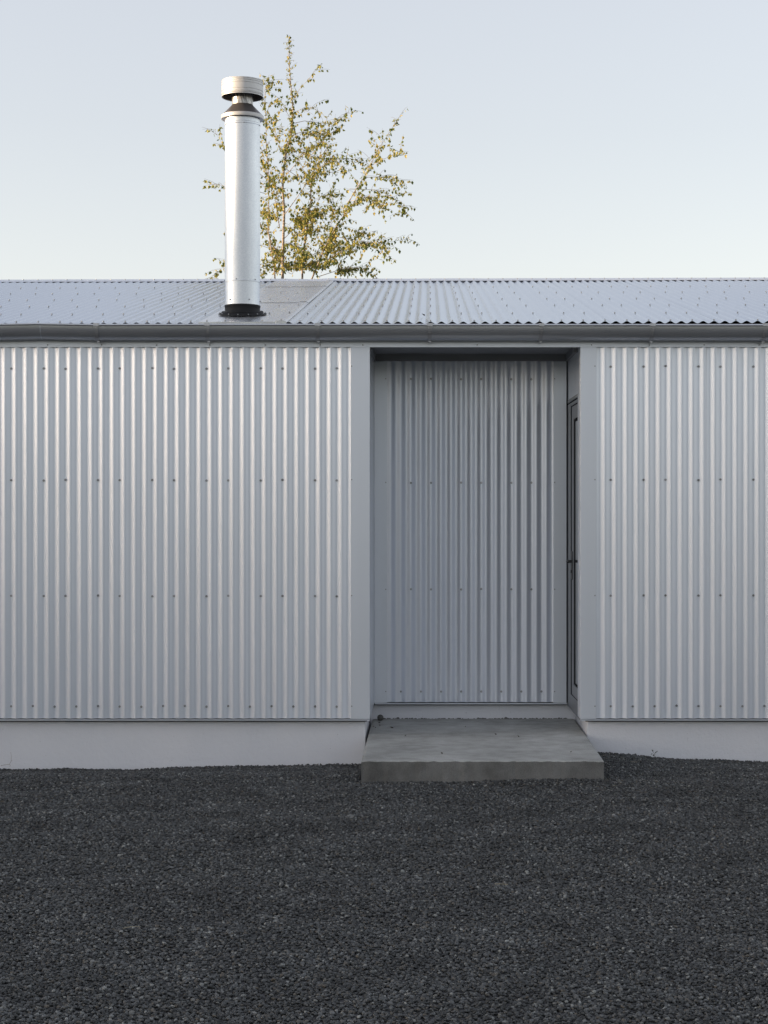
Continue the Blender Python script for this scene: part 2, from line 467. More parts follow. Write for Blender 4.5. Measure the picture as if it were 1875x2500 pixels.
def scatter(density, smin, smax, seed, zoff):
    dp = ng.nodes.new('GeometryNodeDistributePointsOnFaces'); dp.inputs['Density'].default_value = density; dp.inputs['Seed'].default_value = seed
    L(gi.outputs[0], dp.inputs['Mesh'])
    off = ng.nodes.new('GeometryNodeSetPosition'); rv = ng.nodes.new('FunctionNodeRandomValue'); rv.data_type = 'FLOAT_VECTOR'
    rv.inputs[0].default_value = (0, 0, zoff[0]); rv.inputs[1].default_value = (0, 0, zoff[1]); rv.inputs['Seed'].default_value = seed + 5
    L(dp.outputs['Points'], off.inputs[0]); L(rv.outputs[0], off.inputs['Offset'])
    ip = ng.nodes.new('GeometryNodeInstanceOnPoints'); ip.inputs['Pick Instance'].default_value = True
    ri = ng.nodes.new('FunctionNodeRandomValue'); ri.data_type = 'INT'; ri.inputs[4].default_value = 0; ri.inputs[5].default_value = 6; ri.inputs['Seed'].default_value = seed + 1
    rs = ng.nodes.new('FunctionNodeRandomValue'); rs.data_type = 'FLOAT'; rs.inputs[2].default_value = smin; rs.inputs[3].default_value = smax; rs.inputs['Seed'].default_value = seed + 2
    rr_ = ng.nodes.new('FunctionNodeRandomValue'); rr_.data_type = 'FLOAT_VECTOR'
    rr_.inputs[0].default_value = (-0.6, -0.6, 0); rr_.inputs[1].default_value = (0.6, 0.6, 6.28); rr_.inputs['Seed'].default_value = seed + 3
    L(off.outputs[0], ip.inputs['Points']); L(g2i.outputs[0], ip.inputs['Instance'])
    L(ri.outputs[2], ip.inputs['Instance Index']); L(rs.outputs[1], ip.inputs['Scale']); L(rr_.outputs[0], ip.inputs['Rotation'])
    L(ip.outputs[0], jg.inputs[0])
scatter(8200, 0.0046, 0.0082, 11, (-0.002, 0.009))
scatter(900, 0.0078, 0.0118, 31, (0.002, 0.008))
L(jg.outputs[0], go.inputs[0])
gv.modifiers.new('stones', 'NODES').node_group = ng

# ------------------------------------------------------------------ the house
house = empty('house', (0, 0, 0))
tag(house, 'long low house clad in zinc grey corrugated steel with a recessed entry', 'house')

PITCH_DEPTH = 0.017
def corr_sheet(bm, x0, x1, valley, pitch, place, v0, v1, tilt=0.0024, seg=14, nv=1, kk=0.62):
    """one corrugated sheet x0..x1; place(x, depth, v) -> point; depth 0 at the crest, 1 in the valley"""
    n = max(2, int(round((x1 - x0) / pitch * seg)))
    rows = []
    for j in range(nv + 1):
        v = v0 + (v1 - v0) * j / nv
        row = []
        for i in range(n + 1):
            x = x0 + (x1 - x0) * i / n
            ph = math.asin(kk * math.cos(2 * math.pi * (x - valley) / pitch)) / math.asin(kk)
            dep = (0.5 + 0.5 * ph) * PITCH_DEPTH - tilt * (1 - i / n) + 0.0007 * noise.noise(Vector((x * 3.1, v * 1.6, valley * 9))) + 0.00025 * noise.noise(Vector((x * 14, v * 5, 7)))
            row.append(bm.verts.new(place(x, dep, v)))
        rows.append(row)
    for j in range(nv):
        for i in range(n):
            bm.faces.new((rows[j][i], rows[j][i + 1], rows[j + 1][i + 1], rows[j + 1][i]))

def corr_wall(name, x0, x1, valley, pitch, laps, ybase, z0, z1, label=None):
    bm = bmesh.new()
    ed = [x0] + [l for l in laps if x0 < l < x1] + [x1]
    for a0, a1 in zip(ed, ed[1:]):
        last = a1 == ed[-1]
        corr_sheet(bm, a0, a1 + (0 if last else pitch * 0.9), valley, pitch, lambda x, d, v: (x, ybase + d, v), z0, z1, nv=26)
    o = from_bm(name, bm, M['clad'], house, True)
    if label: o['label'] = label
    return o

ZB, ZT = 0.243, 2.90
LP, LV = 0.07666, (26 - VX) / 346.0
RP, RV = 0.07754, (1491.5 - VX) / 346.0
BP, BV = 0.0762, -0.2214
laps_l = [(256 - VX) / 346 + k * 0.7666 for k in range(-9, 3)]
laps_r = [(1725 - VX) / 346 + k * 0.7754 for k in range(-1, 10)]
cl = corr_wall('wall_cladding', -9.0, -0.44, LV, LP, laps_l, 0.0, ZB, ZT, 'sunset-streaked corrugated cladding left of the entry')
cr = corr_wall('wall_cladding', 1.09, 9.0, RV, RP, laps_r, 0.0, ZB, ZT, 'corrugated cladding right of the entry')
cb = corr_wall('wall_cladding', -0.36, 0.96, BV, BP, [0.43], 0.905, 0.257, 2.86, 'shaded corrugated cladding at the back of the entry')

# hex head screws
def screw_mesh():
    bm = bmesh.new()
    def disc(r0, r1, y0, y1, n):
        a_ = [bm.verts.new((r0 * math.cos(2 * math.pi * k / n), y0, r0 * math.sin(2 * math.pi * k / n))) for k in range(n)]
        b_ = [bm.verts.new((r1 * math.cos(2 * math.pi * k / n), y1, r1 * math.sin(2 * math.pi * k / n))) for k in range(n)]
        for k in range(n): bm.faces.new((a_[k], a_[(k + 1) % n], b_[(k + 1) % n], b_[k]))
        bm.faces.new(b_)
    disc(0.0090, 0.0076, 0.003, -0.003, 14)
    disc(0.0060, 0.0054, -0.003, -0.0095, 6)
    me = bpy.data.meshes.new('screw'); bm.normal_update(); bmesh.ops.recalc_face_normals(bm, faces=bm.faces); bm.to_mesh(me); bm.free()
    me.materials.append(M['screw'])
    return me
SM = screw_mesh()
def screw(parent, x, y, z):
    o = bpy.data.objects.new('screw', SM); COL.objects.link(o); o.parent = parent; o.location = (x, y, z)
    o.rotation_euler = (random.uniform(-.12, .12), random.uniform(0, 1), random.uniform(-.12, .12))
    return o
def zf(y, s=346.0): return CZ + (VY - y) / s
kset = [-2, 0, 3, 5, 8, 10, 13, 15, 18, 20, 23, 25, 28, 30]
for y in (899, 1172, 1455):
    for k in kset:
        if -1 < k < 31: screw(cl, LV + k * LP, 0.015, zf(y) + random.uniform(-.003, .003))
for k in range(0, 32, 2): screw(cl, LV + k * LP, 0.015, zf(1725) + random.uniform(-.003, .003))
for y in (894, 1171, 1454):
    for k in (0, 3, 5, 8, 10, 13): screw(cr, RV + k * RP, 0.015, zf(y) + random.uniform(-.003, .003))
for k in range(0, 16, 2): screw(cr, RV + k * RP, 0.015, zf(1724) + random.uniform(-.003, .003))
SB = 321.6
for y in (925, 1178, 1438.6):
    for k in (1, 3, 6, 8, 11, 13): screw(cb, BV + k * BP, 0.92, zf(y, SB) + random.uniform(-.003, .003))
for k in range(0, 15, 2): screw(cb, BV + k * BP, 0.92, zf(1688.6, SB))
# farther screws out of frame on both sides keep the rows going
def far_screws(name, parent, items):
    bm = bmesh.new()
    for x, y, z in items:
        n0 = len(bm.verts); bm.from_mesh(SM)
        bm.verts.ensure_lookup_table()
        for v in bm.verts[n0:]: v.co += Vector((x, y, z))
    o = from_bm(name, bm, M['screw'], parent); o['kind'] = 'stuff'; return o
it = [(LV - k * LP, 0.015, zf(y)) for y in (899, 1172, 1455) for k in (2, 5, 7, 10, 12, 15, 17, 20, 22, 25)] + [(LV - k * LP, 0.015, zf(1725)) for k in range(2, 40, 2)]
it += [(RV + k * RP, 0.015, zf(y)) for y in (894, 1171, 1454) for k in (15, 18, 20, 23, 25, 28, 30)] + [(RV + k * RP, 0.015, zf(1724)) for k in range(16, 40, 2)]
far_screws('screw', cl, it)

# backing boards and roof space (solid behind the cladding)
bm = bmesh.new()
box(bm, -8.97, -0.431, 0.035, 11.9, 0.238, 2.93)
box(bm, 1.10, 8.97, 0.035, 11.9, 0.238, 2.93)
box(bm, -0.431, 1.10, 0.945, 11.9, 0.25, 2.93)
prism(bm, [(-8.97, 0.0, 2.93), (-8.97, 11.9, 2.93), (-8.97, 6.0, 4.07)], [(8.97, 0.0, 2.93), (8.97, 11.9, 2.93), (8.97, 6.0, 4.07)])
bmesh.ops.recalc_face_normals(bm, faces=bm.faces)
from_bm('wall_frame', bm, M['core'], house)

# plinth
bm = bmesh.new()
box(bm, -9.0, -0.457, 0.048, 11.85, -0.6, 0.232)
box(bm, 1.112, 9.0, 0.048, 11.85, -0.6, 0.232)
box(bm, -0.457, 1.112, 0.955, 11.85, -0.6, 0.246)
bmesh.ops.recalc_face_normals(bm, faces=bm.faces)
o = from_bm('plinth', bm, M['plinth'], house); bevel_mod(o, 0.006, 3)

# drip strips under the cladding
def drip(x0, x1, y, z):
    bm = bmesh.new()
    box(bm, x0, x1, y - 0.003, y + 0.04, z, z + 0.0015)
    box(bm, x0, x1, y - 0.0045, y - 0.003, z - 0.006, z + 0.0015)
    bmesh.ops.recalc_face_normals(bm, faces=bm.faces)
    return from_bm('drip_edge', bm, M['flat'], house)
drip(-9.0, -0.426, 0.0, 0.2345); drip(1.062, 9.0, 0.0, 0.2345); drip(-0.42, 1.04, 0.902, 0.2475)

boxes_ = [(-8.99, -0.447, 0.030, 0.047, 0.2175, 0.2285), (1.10, 8.99, 0.030, 0.047, 0.2175, 0.2285), (-0.445, 1.10, 0.930, 0.954, 0.231, 0.2435)]  # black strips put in as the gap shadow below the drip edge
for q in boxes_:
    bm = bmesh.new(); box(bm, *q); bmesh.ops.recalc_face_normals(bm, faces=bm.faces); from_bm('gap_shadow_strip', bm, M['rubber_and_shade'], house)
# corner flashings
def boxes(name, m, parent, bl, bev=0.0, label=None):
    bm = bmesh.new()
    for q in bl: box(bm, *q)
    bmesh.ops.recalc_face_normals(bm, faces=bm.faces)
    o = from_bm(name, bm, m, parent)
    if bev: bevel_mod(o, bev)
    if label: o['label'] = label
    return o
boxes('corner_flashing', M['flat'], house, [(-0.561, -0.425, -0.005, 0.03, 0.2385, 2.864)], 0.0025)
boxes('corner_flashing', M['flat'], house, [(1.061, 1.172, -0.005, 0.03, 0.2385, 2.864)], 0.0025)
boxes('reveal_panel', M['flat'], house, [(-0.45, -0.4255, 0.0305, 0.945, 0.2385, 2.897)], 0.001)
boxes('inner_flashing', M['flat'], house, [(-0.4245, -0.327, 0.899, 0.94, 0.252, 2.8435)], 0.002)
boxes('inner_flashing', M['flat'], house, [(0.936, 1.035, 0.899, 0.94, 0.252, 2.8435)], 0.002)
# small fixings on the flashings
def rivet_mesh(r):
    bm = bmesh.new()
    bmesh.ops.create_cone(bm, cap_ends=True, segments=10, radius1=r * 1.2, radius2=r * 0.7, depth=0.005, matrix=Matrix.Rotation(R(90), 4, 'X'))
    bmesh.ops.recalc_face_normals(bm, faces=bm.faces)
    me = bpy.data.meshes.new('rivet'); bm.to_mesh(me); bm.free(); me.materials.append(M['screw']); return me
RM = rivet_mesh(0.0045)
def rivets(name, parent, items, r=None, me=None):
    for x, y, z in items:
        o = bpy.data.objects.new(name, me or RM); COL.objects.link(o); o.parent = parent; o.location = (x, y, z)
rivets('rivet', house, [(-0.553, -0.006, zf(y)) for y in (894, 1171, 1454, 1724)])
rivets('rivet', house, [(1.163, -0.006, zf(y)) for y in (894, 1171, 1454, 1724)])
rivets('rivet', house, [(x, 0.898, zf(y, SB)) for x in (-0.336, 0.945) for y in (925, 1178, 1438.6, 1688)], 0.004)

# soffit and its trims
boxes('soffit', M['soffit'], house, [(-0.431, 1.10, 0.012, 0.945, 2.8975, 2.92)])
boxes('soffit_trim', M['trim'], house, [(-0.4245, 1.044, 0.888, 0.94, 2.845, 2.897)], 0.002)
boxes('soffit_trim', M['trim'], house, [(-0.4255, -0.412, 0.0305, 0.887, 2.845, 2.897)], 0.002)
boxes('soffit_trim', M['trim'], house, [(1.028, 1.06, 0.181, 0.887, 2.845, 2.897)], 0.002)

# right-hand reveal: plane leans in slightly towards the back
def swx(y, off): return 1.061 - 0.0176 * y + off
def reveal(bm, y0, y1, z0, z1, off=0.0):
    prism(bm, [(swx(y0, off), y0, z0), (swx(y1, off), y1, z0), (1.0995, y1, z0), (1.0995, y0, z0)],
              [(swx(y0, off), y0, z1), (swx(y1, off), y1, z1), (1.0995, y1, z1), (1.0995, y0, z1)])
def rev_obj(name, m, parent, ql, bev=0.0015):
    bm = bmesh.new()
    for q in ql: reveal(bm, *q)
    bmesh.ops.recalc_face_normals(bm, faces=bm.faces)
    o = from_bm(name, bm, m, parent)
    if bev: bevel_mod(o, bev, 1)
    return o
rev_obj('reveal_panel', M['flat'], house, [(0.0305, 0.18, 0.2385, 2.897, -0.001), (0.181, 0.93, 2.547, 2.897, 0.0)])
door = rev_obj('door', M['frame'], house, [(0.181, 0.36, 2.382, 2.478, 0.0), (0.36, 0.47, 2.382, 2.478, 0.0), (0.181, 0.47, 0.350, 0.434, 0.0), (0.47, 0.60, 0.350, 2.478, 0.0)])
door['label'] = 'narrow grey aluminium door with a tall glass pane'
rev_obj('door_frame', M['frame'], door, [(0.69, 0.93, 0.2385, 2.512, -0.001), (0.181, 0.689, 2.488, 2.512, -0.001), (0.181, 0.93, 2.522, 2.546, -0.004), (0.181, 0.689, 0.2385, 0.341, -0.001)])
rev_obj('door_seal', M['rubber_and_shade'], door, [(0.601, 0.689, 0.341, 2.488, 0.003), (0.181, 0.60, 0.342, 0.3495, 0.003), (0.181, 0.60, 2.4785, 2.4875, 0.003), (0.181, 0.93, 2.5125, 2.5215, 0.003),
        (0.37, 0.4695, 0.44, 2.376, 0.002), (0.181, 0.37, 0.435, 0.455, 0.002), (0.181, 0.37, 2.358, 2.3815, 0.002)], 0)
rev_obj('glass_pane', M['glass'], door, [(0.181, 0.3695, 0.4555, 2.3575, 0.003)], 0)
# handle set
bm = bmesh.new()
hx = swx(0.57, 0)
box(bm, hx - 0.006, hx + 0.004, 0.545, 0.598, 1.20, 1.41)
tube(bm, [(hx - 0.006, 0.572, 1.335), (hx - 0.040, 0.572, 1.335)], [0.011, 0.010], 12)
tube(bm, [(hx - 0.036, 0.572, 1.335), (hx - 0.040, 0.54, 1.335), (hx - 0.040, 0.46, 1.333)], [0.0095, 0.0095, 0.008], 10)
tube(bm, [(hx - 0.006, 0.572, 1.26), (hx - 0.013, 0.572, 1.26)], [0.013, 0.012], 12)
bmesh.ops.recalc_face_normals(bm, faces=bm.faces)
o = from_bm('handle', bm, M['handle'], door); bevel_mod(o, 0.0015)
rev_obj('sill', M['frame'], house, [(0.0305, 0.93, 0.232, 0.2380, -0.006)], 0.001)

# fascia flashing in three lengths
fx = [-9.0, (878 - VX) / 346, (1449.5 - VX) / 346, 9.0]
fas = []
for i in range(3):
    yb = -0.0075 - 0.0015 * (i == 1)
    ln = [(yb, 2.8625), (yb, 2.925), (0.03, 2.935)]
    bm = bmesh.new()
    r0 = [bm.verts.new((fx[i] - (0.004 if i == 1 else 0), y, z)) for y, z in ln]
    r1 = [bm.verts.new((fx[i + 1] + (0.004 if i == 1 else 0), y, z)) for y, z in ln]
    for k in range(2): bm.faces.new((r0[k], r1[k], r1[k + 1], r0[k + 1]))
    o = from_bm('fascia', bm, M['flat'], house)
    sd = o.modifiers.new('gauge', 'SOLIDIFY'); sd.thickness = 0.002; sd.offset = -1
    fas.append(o)
for i, l in enumerate([[117, 249, 383, 512.7, 648, 781.5], [886, 1165, 1444], [1585, 1718.6, 1854]]):
    rivets('rivet', fas[i], [((x - VX) / 346, -0.0105, zf(842.5)) for x in l], 0.004)

# gutter
def gz(x):
    return lerp_tab(x, [(-9, 0.004), (-3.05, 0.002), (-2.74, 0.008), (-2.35, 0.001), (-1.5, 0.002), (2.5, -0.001), (9, -0.001)])
GC, GRY, GRZ = -0.088, 0.073, 0.100
def gutter_prof(x, gy=GRY, gz_=GRZ, a0=0, a1=180, n=22):
    return [(x, GC - gy * math.cos(R(a)), 3.002 + gz(x) - gz_ * math.sin(R(a))) for a in np.linspace(a0, a1, n)]
bm = bmesh.new()
xs_ = [-9, -5, -3.05, -2.9, -2.743, -2.6, -2.35, -1.5, -0.5, 0.5, 1.5, 2.5, 5, 9]
rows = [[bm.verts.new(p) for p in gutter_prof(x)] for x in xs_]
for A, B in zip(rows, rows[1:]):
    for k in range(len(A) - 1): bm.faces.new((A[k], B[k], B[k + 1], A[k + 1]))
gut = from_bm('gutter', bm, M['gutter'], house, True)
bm = bmesh.new()
pts = [(x, GC - GRY - 0.001, 3.001 + gz(x)) for x in xs_]
tube(bm, pts, [0.0085] * len(pts), 12)
bmesh.ops.recalc_face_normals(bm, faces=bm.faces)
from_bm('gutter_bead', bm, M['gutter'], gut, True)
for px in (-574, -305, -34, 237, 507, 776, 1049, 1320, 1591, 1865, 2137, 2408):
    x = (px - VX) / 349.5
    bm = bmesh.new()
    wd = 0.020
    A = gutter_prof(x - wd * 1.05, GRY + 0.0035, GRZ + 0.0035, -2, 176); B = gutter_prof(x + wd * 0.55, GRY + 0.0035, GRZ + 0.0035, -2, 176)
    n = len(A)
    ra = [bm.verts.new((p[0] + wd * 1.0 * (1 - min(1, i / 10)), p[1], p[2])) for i, p in enumerate(A)]
    rb = [bm.verts.new((p[0] + wd * 0.35 * (1 - min(1, i / 10)), p[1], p[2])) for i, p in enumerate(B)]
    for k in range(n - 1): bm.faces.new((ra[k], rb[k], rb[k + 1], ra[k + 1]))
    zz = 3.001 + gz(x)
    box(bm, x - 0.016, x + 0.022, GC - GRY - 0.013, GC - GRY + 0.014, zz - 0.006, zz + 0.0115)
    box(bm, x - 0.006, x + 0.010, GC + 0.005, GC + 0.03, zz - GRZ - 0.012, zz - GRZ - 0.004)
    br = from_bm('gutter_bracket', bm, M['strap'], gut, False)
    sd = br.modifiers.new('gauge', 'SOLIDIFY'); sd.thickness = 0.0025; sd.offset = 0
# joint sleeve at the kinked length
bm = bmesh.new()
x = (101 - VX) / 349.5
A = gutter_prof(x - 0.003, GRY + 0.002, GRZ + 0.002, 4, 170); B = gutter_prof(x + 0.003, GRY + 0.002, GRZ + 0.002, 4, 170)
ra = [bm.verts.new(p) for p in A]; rb = [bm.verts.new(p) for p in B]
for k in range(len(A) - 1): bm.faces.new((ra[k], rb[k], rb[k + 1], ra[k + 1]))
o = from_bm('gutter_joint', bm, M['flat'], gut); sd = o.modifiers.new('gauge', 'SOLIDIFY'); sd.thickness = 0.001

# roof
Y0, Z0, YR, ZR = -0.08, 3.0255, 6.01, 4.148
TAN = (ZR - Z0) / (YR - Y0); ANG = math.atan(TAN); CA, SA = math.cos(ANG), math.sin(ANG)
def rz(y): return Z0 + (y - Y0) * TAN
def rplace(x, dep, v):                     # v runs up the slope as y; depth is measured down from the crest
    h = PITCH_DEPTH * 0.5 - dep
    return (x, v - SA * h, rz(v) + CA * h)
def rplace_b(x, dep, v):
    h = PITCH_DEPTH * 0.5 - dep
    return (x, v + SA * h, rz(2 * YR - v) + CA * h)
TX0, TX1 = -1.610, -1.010                  # flashing tray behind the flue
RVAL = (1051 - VX) / 348.5 - 0.0381        # a crest sits at x = 1051 px
bm = bmesh.new()
PP = 0.0764
def roof_run(x0, x1):
    x = x0
    while x < x1 - 0.05:
        e_ = min(x + 0.764, x1)
        corr_sheet(bm, x, min(e_ + 0.07, x1), RVAL, PP, rplace, Y0, YR - 0.02, tilt=0.0007, seg=14, nv=24, kk=0.1)
        x = e_
roof_run(-9.1, TX0 + 0.01)
roof_run(TX1 - 0.01, 9.1)
corr_sheet(bm, -9.1, 9.1, RVAL, PP, rplace_b, YR + 0.02, 12.1, tilt=0, seg=8, nv=2)
bmesh.ops.recalc_face_normals(bm, faces=bm.faces)
roof = from_bm('roof', bm, M['roof'], house, True)

# eaves board closing the roof space behind the gutter
boxes('eaves_board', M['core'], house, [(-9.0, 9.0, 0.0005, 0.0295, 2.9355, 3.005)])

# ridge cap: two flat wings and a rolled top
def cap_prof(y_off, k):
    return None
bm = bmesh.new()
def wing(side):
    out_ = []
    for s_, h in ((0.165, 0.004), (0.160, 0.016), (0.02, 0.016), (0.0, 0.021)):
        y = YR - side * s_ * CA; out_.append((y, rz(YR - s_ * CA) + h + 0.004))
    return out_
pf = wing(1); pb = list(reversed(wing(-1)[:-1]))
prof = pf + pb
nseg = 360
rows = []
for i in range(nseg + 1):
    x = -9.1 + 18.2 * i / nseg
    wav = 0.0018 * noise.noise(Vector((x * 2.2, 0, 0)))
    if -1.75 < x < -0.9: wav += 0.006 * math.sin((x + 1.75) * 11) * (1 if x > -1.3 else 0.4)
    rows.append([bm.verts.new((x, y, z + wav)) for y, z in prof])
for A, B in zip(rows, rows[1:]):
    for k in range(len(A) - 1): bm.faces.new((A[k], B[k], B[k + 1], A[k + 1]))
rc = from_bm('ridge_cap', bm, M['flat'], roof)
sd = rc.modifiers.new('gauge', 'SOLIDIFY'); sd.thickness = 0.0015

# tray flashing, three lapped lengths with a standing edge
tr_rows = []
def yrow(py):      # roof line seen at photo row py -> y
    lo, hi = Y0, YR
    for _ in range(50):
        mid = (lo + hi) / 2
        yy = VY - F * (rz(mid) + 0.008 - CZ) / (12 + mid)
        if yy > py: lo = mid
        else: hi = mid
    return lo
ya, yb_, yc, yd = Y0 - 0.005, yrow(739.6), yrow(700.7), YR - 0.05
def tray_piece(y0, y1, lift):
    bm = bmesh.new()
    prof = [(TX0 - 0.015, 0.0075), (TX0 + 0.005, 0.0105), (TX1 - 0.075, 0.0105), (TX1 - 0.068, 0.0185), (TX1 - 0.012, 0.0185), (TX1 + 0.002, 0.0098), (TX1 + 0.004, 0.006)]
    n = 10
    rows = []
    for j in range(n + 1):
        y = y0 + (y1 - y0) * j / n
        if j == 0 and y0 == ya: rows.append([bm.verts.new((x, y - SA * h + 0.001, rz(y) + CA * h - 0.03)) for x, h in prof])
        rows.append([bm.verts.new((x, y - SA * (h + lift * (1 - j / n)), rz(y) + CA * (h + lift * (1 - j / n)))) for x, h in prof])
    for A, B in zip(rows, rows[1:]):
        for k in range(len(A) - 1): bm.faces.new((A[k], A[k + 1], B[k + 1], B[k]))
    o = from_bm('flue_flashing', bm, M['tray'], roof); sd = o.modifiers.new('gauge', 'SOLIDIFY'); sd.thickness = 0.001; sd.offset = 1
    return o
tray_piece(ya, yb_ + 0.05, 0.0); tray_piece(yb_, yc + 0.05, 0.003); tray_piece(yc, yd, 0.003)

# roof screws: rows of fixings on the crests
def roof_screw_items():
    items = []
    rowsy = [702, 716.4, 731.9, 748.1, 767.1, 787.2]
    crest = RVAL + PP / 2
    for ri_, py in enumerate(rowsy):
        y = yrow(py)
        if ri_ == 5: ks = list(range(-60, 80, 2))
        else: ks = [q for q in range(-60, 80) if q % 5 in (0, 3)]
        for q in ks:
            x = crest + q * PP
            if TX0 - 0.03 < x < TX1 + 0.01: continue
            if abs(x) > 6.5: continue
            h = PITCH_DEPTH * 0.5 + 0.003
            items.append((x, y - SA * h, rz(y) + CA * h))
        for x in (-1.56, -1.36, -1.20, -1.05) if ri_ != 5 else (-1.57, -1.44, -1.18, -1.05):
            if ri_ >= 3 and -1.56 < x < -1.22 and ri_ != 5: continue
            h = 0.0145 + (0.007 if x == -1.05 else 0)
            items.append((x + random.uniform(-.01, .01), y - SA * h, rz(y) + CA * h))
    # ridge cap fixings
    for q in range(-60, 80, 2):
        x = crest + q * PP
        items.append((x, YR - 0.12, rz(YR - 0.12) + 0.024))
    return items
bm = bmesh.new()
for x, y, z in roof_screw_items():
    mt = Matrix.Translation((x, y, z)) @ Matrix.Rotation(ANG, 4, 'X')
    bmesh.ops.create_cone(bm, cap_ends=True, segments=10, radius1=0.0080, radius2=0.0068, depth=0.0025, matrix=mt)
    mt = Matrix.Translation((x, y, z + 0.006)) @ Matrix.Rotation(ANG, 4, 'X')
    bmesh.ops.create_cone(bm, cap_ends=True, segments=6, radius1=0.0058, radius2=0.005, depth=0.007, matrix=mt)
rs_ = from_bm('roof_screw', bm, M['screw'], roof); rs_['kind'] = 'stuff'
roof.rotation_euler = (0, -0.0027, 0); roof.location = (0.0088, 0, 0)   # the roof line falls a little to the left

# ------------------------------------------------------------------ flue
CX, CY = -1.388, 0.585
SF = F / (12 + CY - 0.129)
def zc(py, r=0.129): return CZ + (VY - py) * (12 + CY - r) / F
bm = bmesh.new()
prof = [(0.1285, zc(684.6)), (0.1310, zc(684.6)), (0.1310, zc(684.6) + 0.006), (0.1295, zc(684.6) + 0.008), (0.1295, zc(299)), (0.1315, zc(298)), (0.1315, zc(294)), (0.1295, zc(293)), (0.1295, zc(283)), (0.12, zc(283))]
lathe(bm, prof, CX, CY, 96)
bmesh.ops.recalc_face_normals(bm, faces=bm.faces)
flue = from_bm('chimney', bm, M['galv'], house, True)
flue['label'] = 'tall round galvanised flue pipe with a drum cap'
mm = flue.modifiers.new('edge', 'EDGE_SPLIT'); mm.split_angle = R(30)
def fl(name, prof, m, seg=96, split=True):
    bm = bmesh.new(); lathe(bm, prof, CX, CY, seg); bmesh.ops.recalc_face_normals(bm, faces=bm.faces)
    o = from_bm(name, bm, m, flue, True)
    if split:
        q = o.modifiers.new('edge', 'EDGE_SPLIT'); q.split_angle = R(30)
    return o
fl('sleeve', [(0.1268, zc(745)), (0.1268, zc(684.6) + 0.01)], M['galv'])
# black rubber boot following the roof slope at its foot
def boot():
    bm = bmesh.new(); seg = 96
    prof = [(0.122, zc(741), 0), (0.1315, zc(741), 0), (0.1335, zc(744), 0), (0.1300, zc(746), 0), (0.1295, zc(757), 0), (0.134, zc(759), 0), (0.1465, zc(761.5), 0),
            (0.1485, zc(764), 0), (0.1455, zc(766), 0), (0.1485, zc(768), 0), (0.152, 0.022, 1), (0.157, 0.010, 1), (0.176, 0.006, 1), (0.178, 0.0, 1)]
    rings = []
    for r, z, onroof in prof:
        ring = []
        for k in range(seg):
            a_ = 2 * math.pi * k / seg; x = CX + r * math.cos(a_); y = CY + r * math.sin(a_)
            zz = (rz(y) + 0.0145 + z + (0.002 * math.sin(a_ * 9) if onroof and r > 0.17 else 0)) if onroof else max(z, rz(y) + 0.035)
            ring.append(bm.verts.new((x, y, zz)))
        rings.append(ring)
    for A, B in zip(rings, rings[1:]):
        for k in range(seg): bm.faces.new((A[k], A[(k + 1) % seg], B[(k + 1) % seg], B[k]))
    bmesh.ops.recalc_face_normals(bm, faces=bm.faces)
    return from_bm('boot', bm, M['boot'], flue, True)
boot()
for k in range(14):
    a_ = 2 * math.pi * (k + 0.3) / 14
    x, y = CX + 0.168 * math.cos(a_), CY + 0.168 * math.sin(a_)
    rivets('boot_screw', flue, [(x, y, rz(y) + 0.025)])
for py, off in ((298, 0.2), (680, 0.9), (730, 0.5)):
    for k in range(5):
        a_ = -math.pi / 2 + (k - 2) * 1.15 + off
        rivets('rivet', flue, [(CX + 0.131 * math.cos(a_), CY + 0.131 * math.sin(a_), zc(py))])
rC = 0.1575
def zr(py, r): return CZ + (VY - py) * (12 + CY - r) / F
# storm collar cone
z_b, z_t = zr(280, rC), zr(270.5, rC)
fl('cowl', [(0.120, z_b - 0.004 + 0.006), (rC - 0.006, z_b + 0.004), (rC - 0.001, z_b), (rC, z_b + 0.004), (rC, z_t - 0.004), (rC - 0.004, z_t)], M['cap'])
fl('cowl_cone', [(rC - 0.004, z_t + 0.0005), (rC - 0.014, z_t + 0.008), (0.081, zr(252.5, 0.078)), (0.078, zr(250.5, 0.078))], M['galvdark'])
fl('neck', [(0.0775, zr(256, 0.078)), (0.0775, zr(222, 0.078)), (0.0775, zr(205, 0.078))], M['neck'])
rD = 0.1535
zb_, zt_ = zr(225.7, rD), zr(185.5, rD)
h = zt_ - zb_
pr = [(rD - 0.010, zb_ + 0.10), (rD - 0.003, zb_ + 0.001), (rD, zb_), (rD, zb_ + 0.010)]
for fz in (0.08, 0.15, 0.31, 0.68, 0.82, 0.93):
    z = zb_ + h * fz
    pr += [(rD, z - 0.0035), (rD - 0.003, z - 0.0015), (rD - 0.003, z + 0.0005), (rD, z + 0.0025)]
pr += [(rD, zt_ - 0.003), (rD - 0.003, zt_), (0.06, zt_ + 0.006), (0, zt_ + 0.008)]
fl('drum_cap', pr, M['cap'])
fl('baffle', [(0.0, zb_ + 0.085), (rD - 0.006, zb_ + 0.085)], M['galvdark'], split=False)
fl('inner_shell', [(rD - 0.0105, zb_ + 0.084), (rD - 0.0045, zb_ + 0.004)], M['galvdark'])

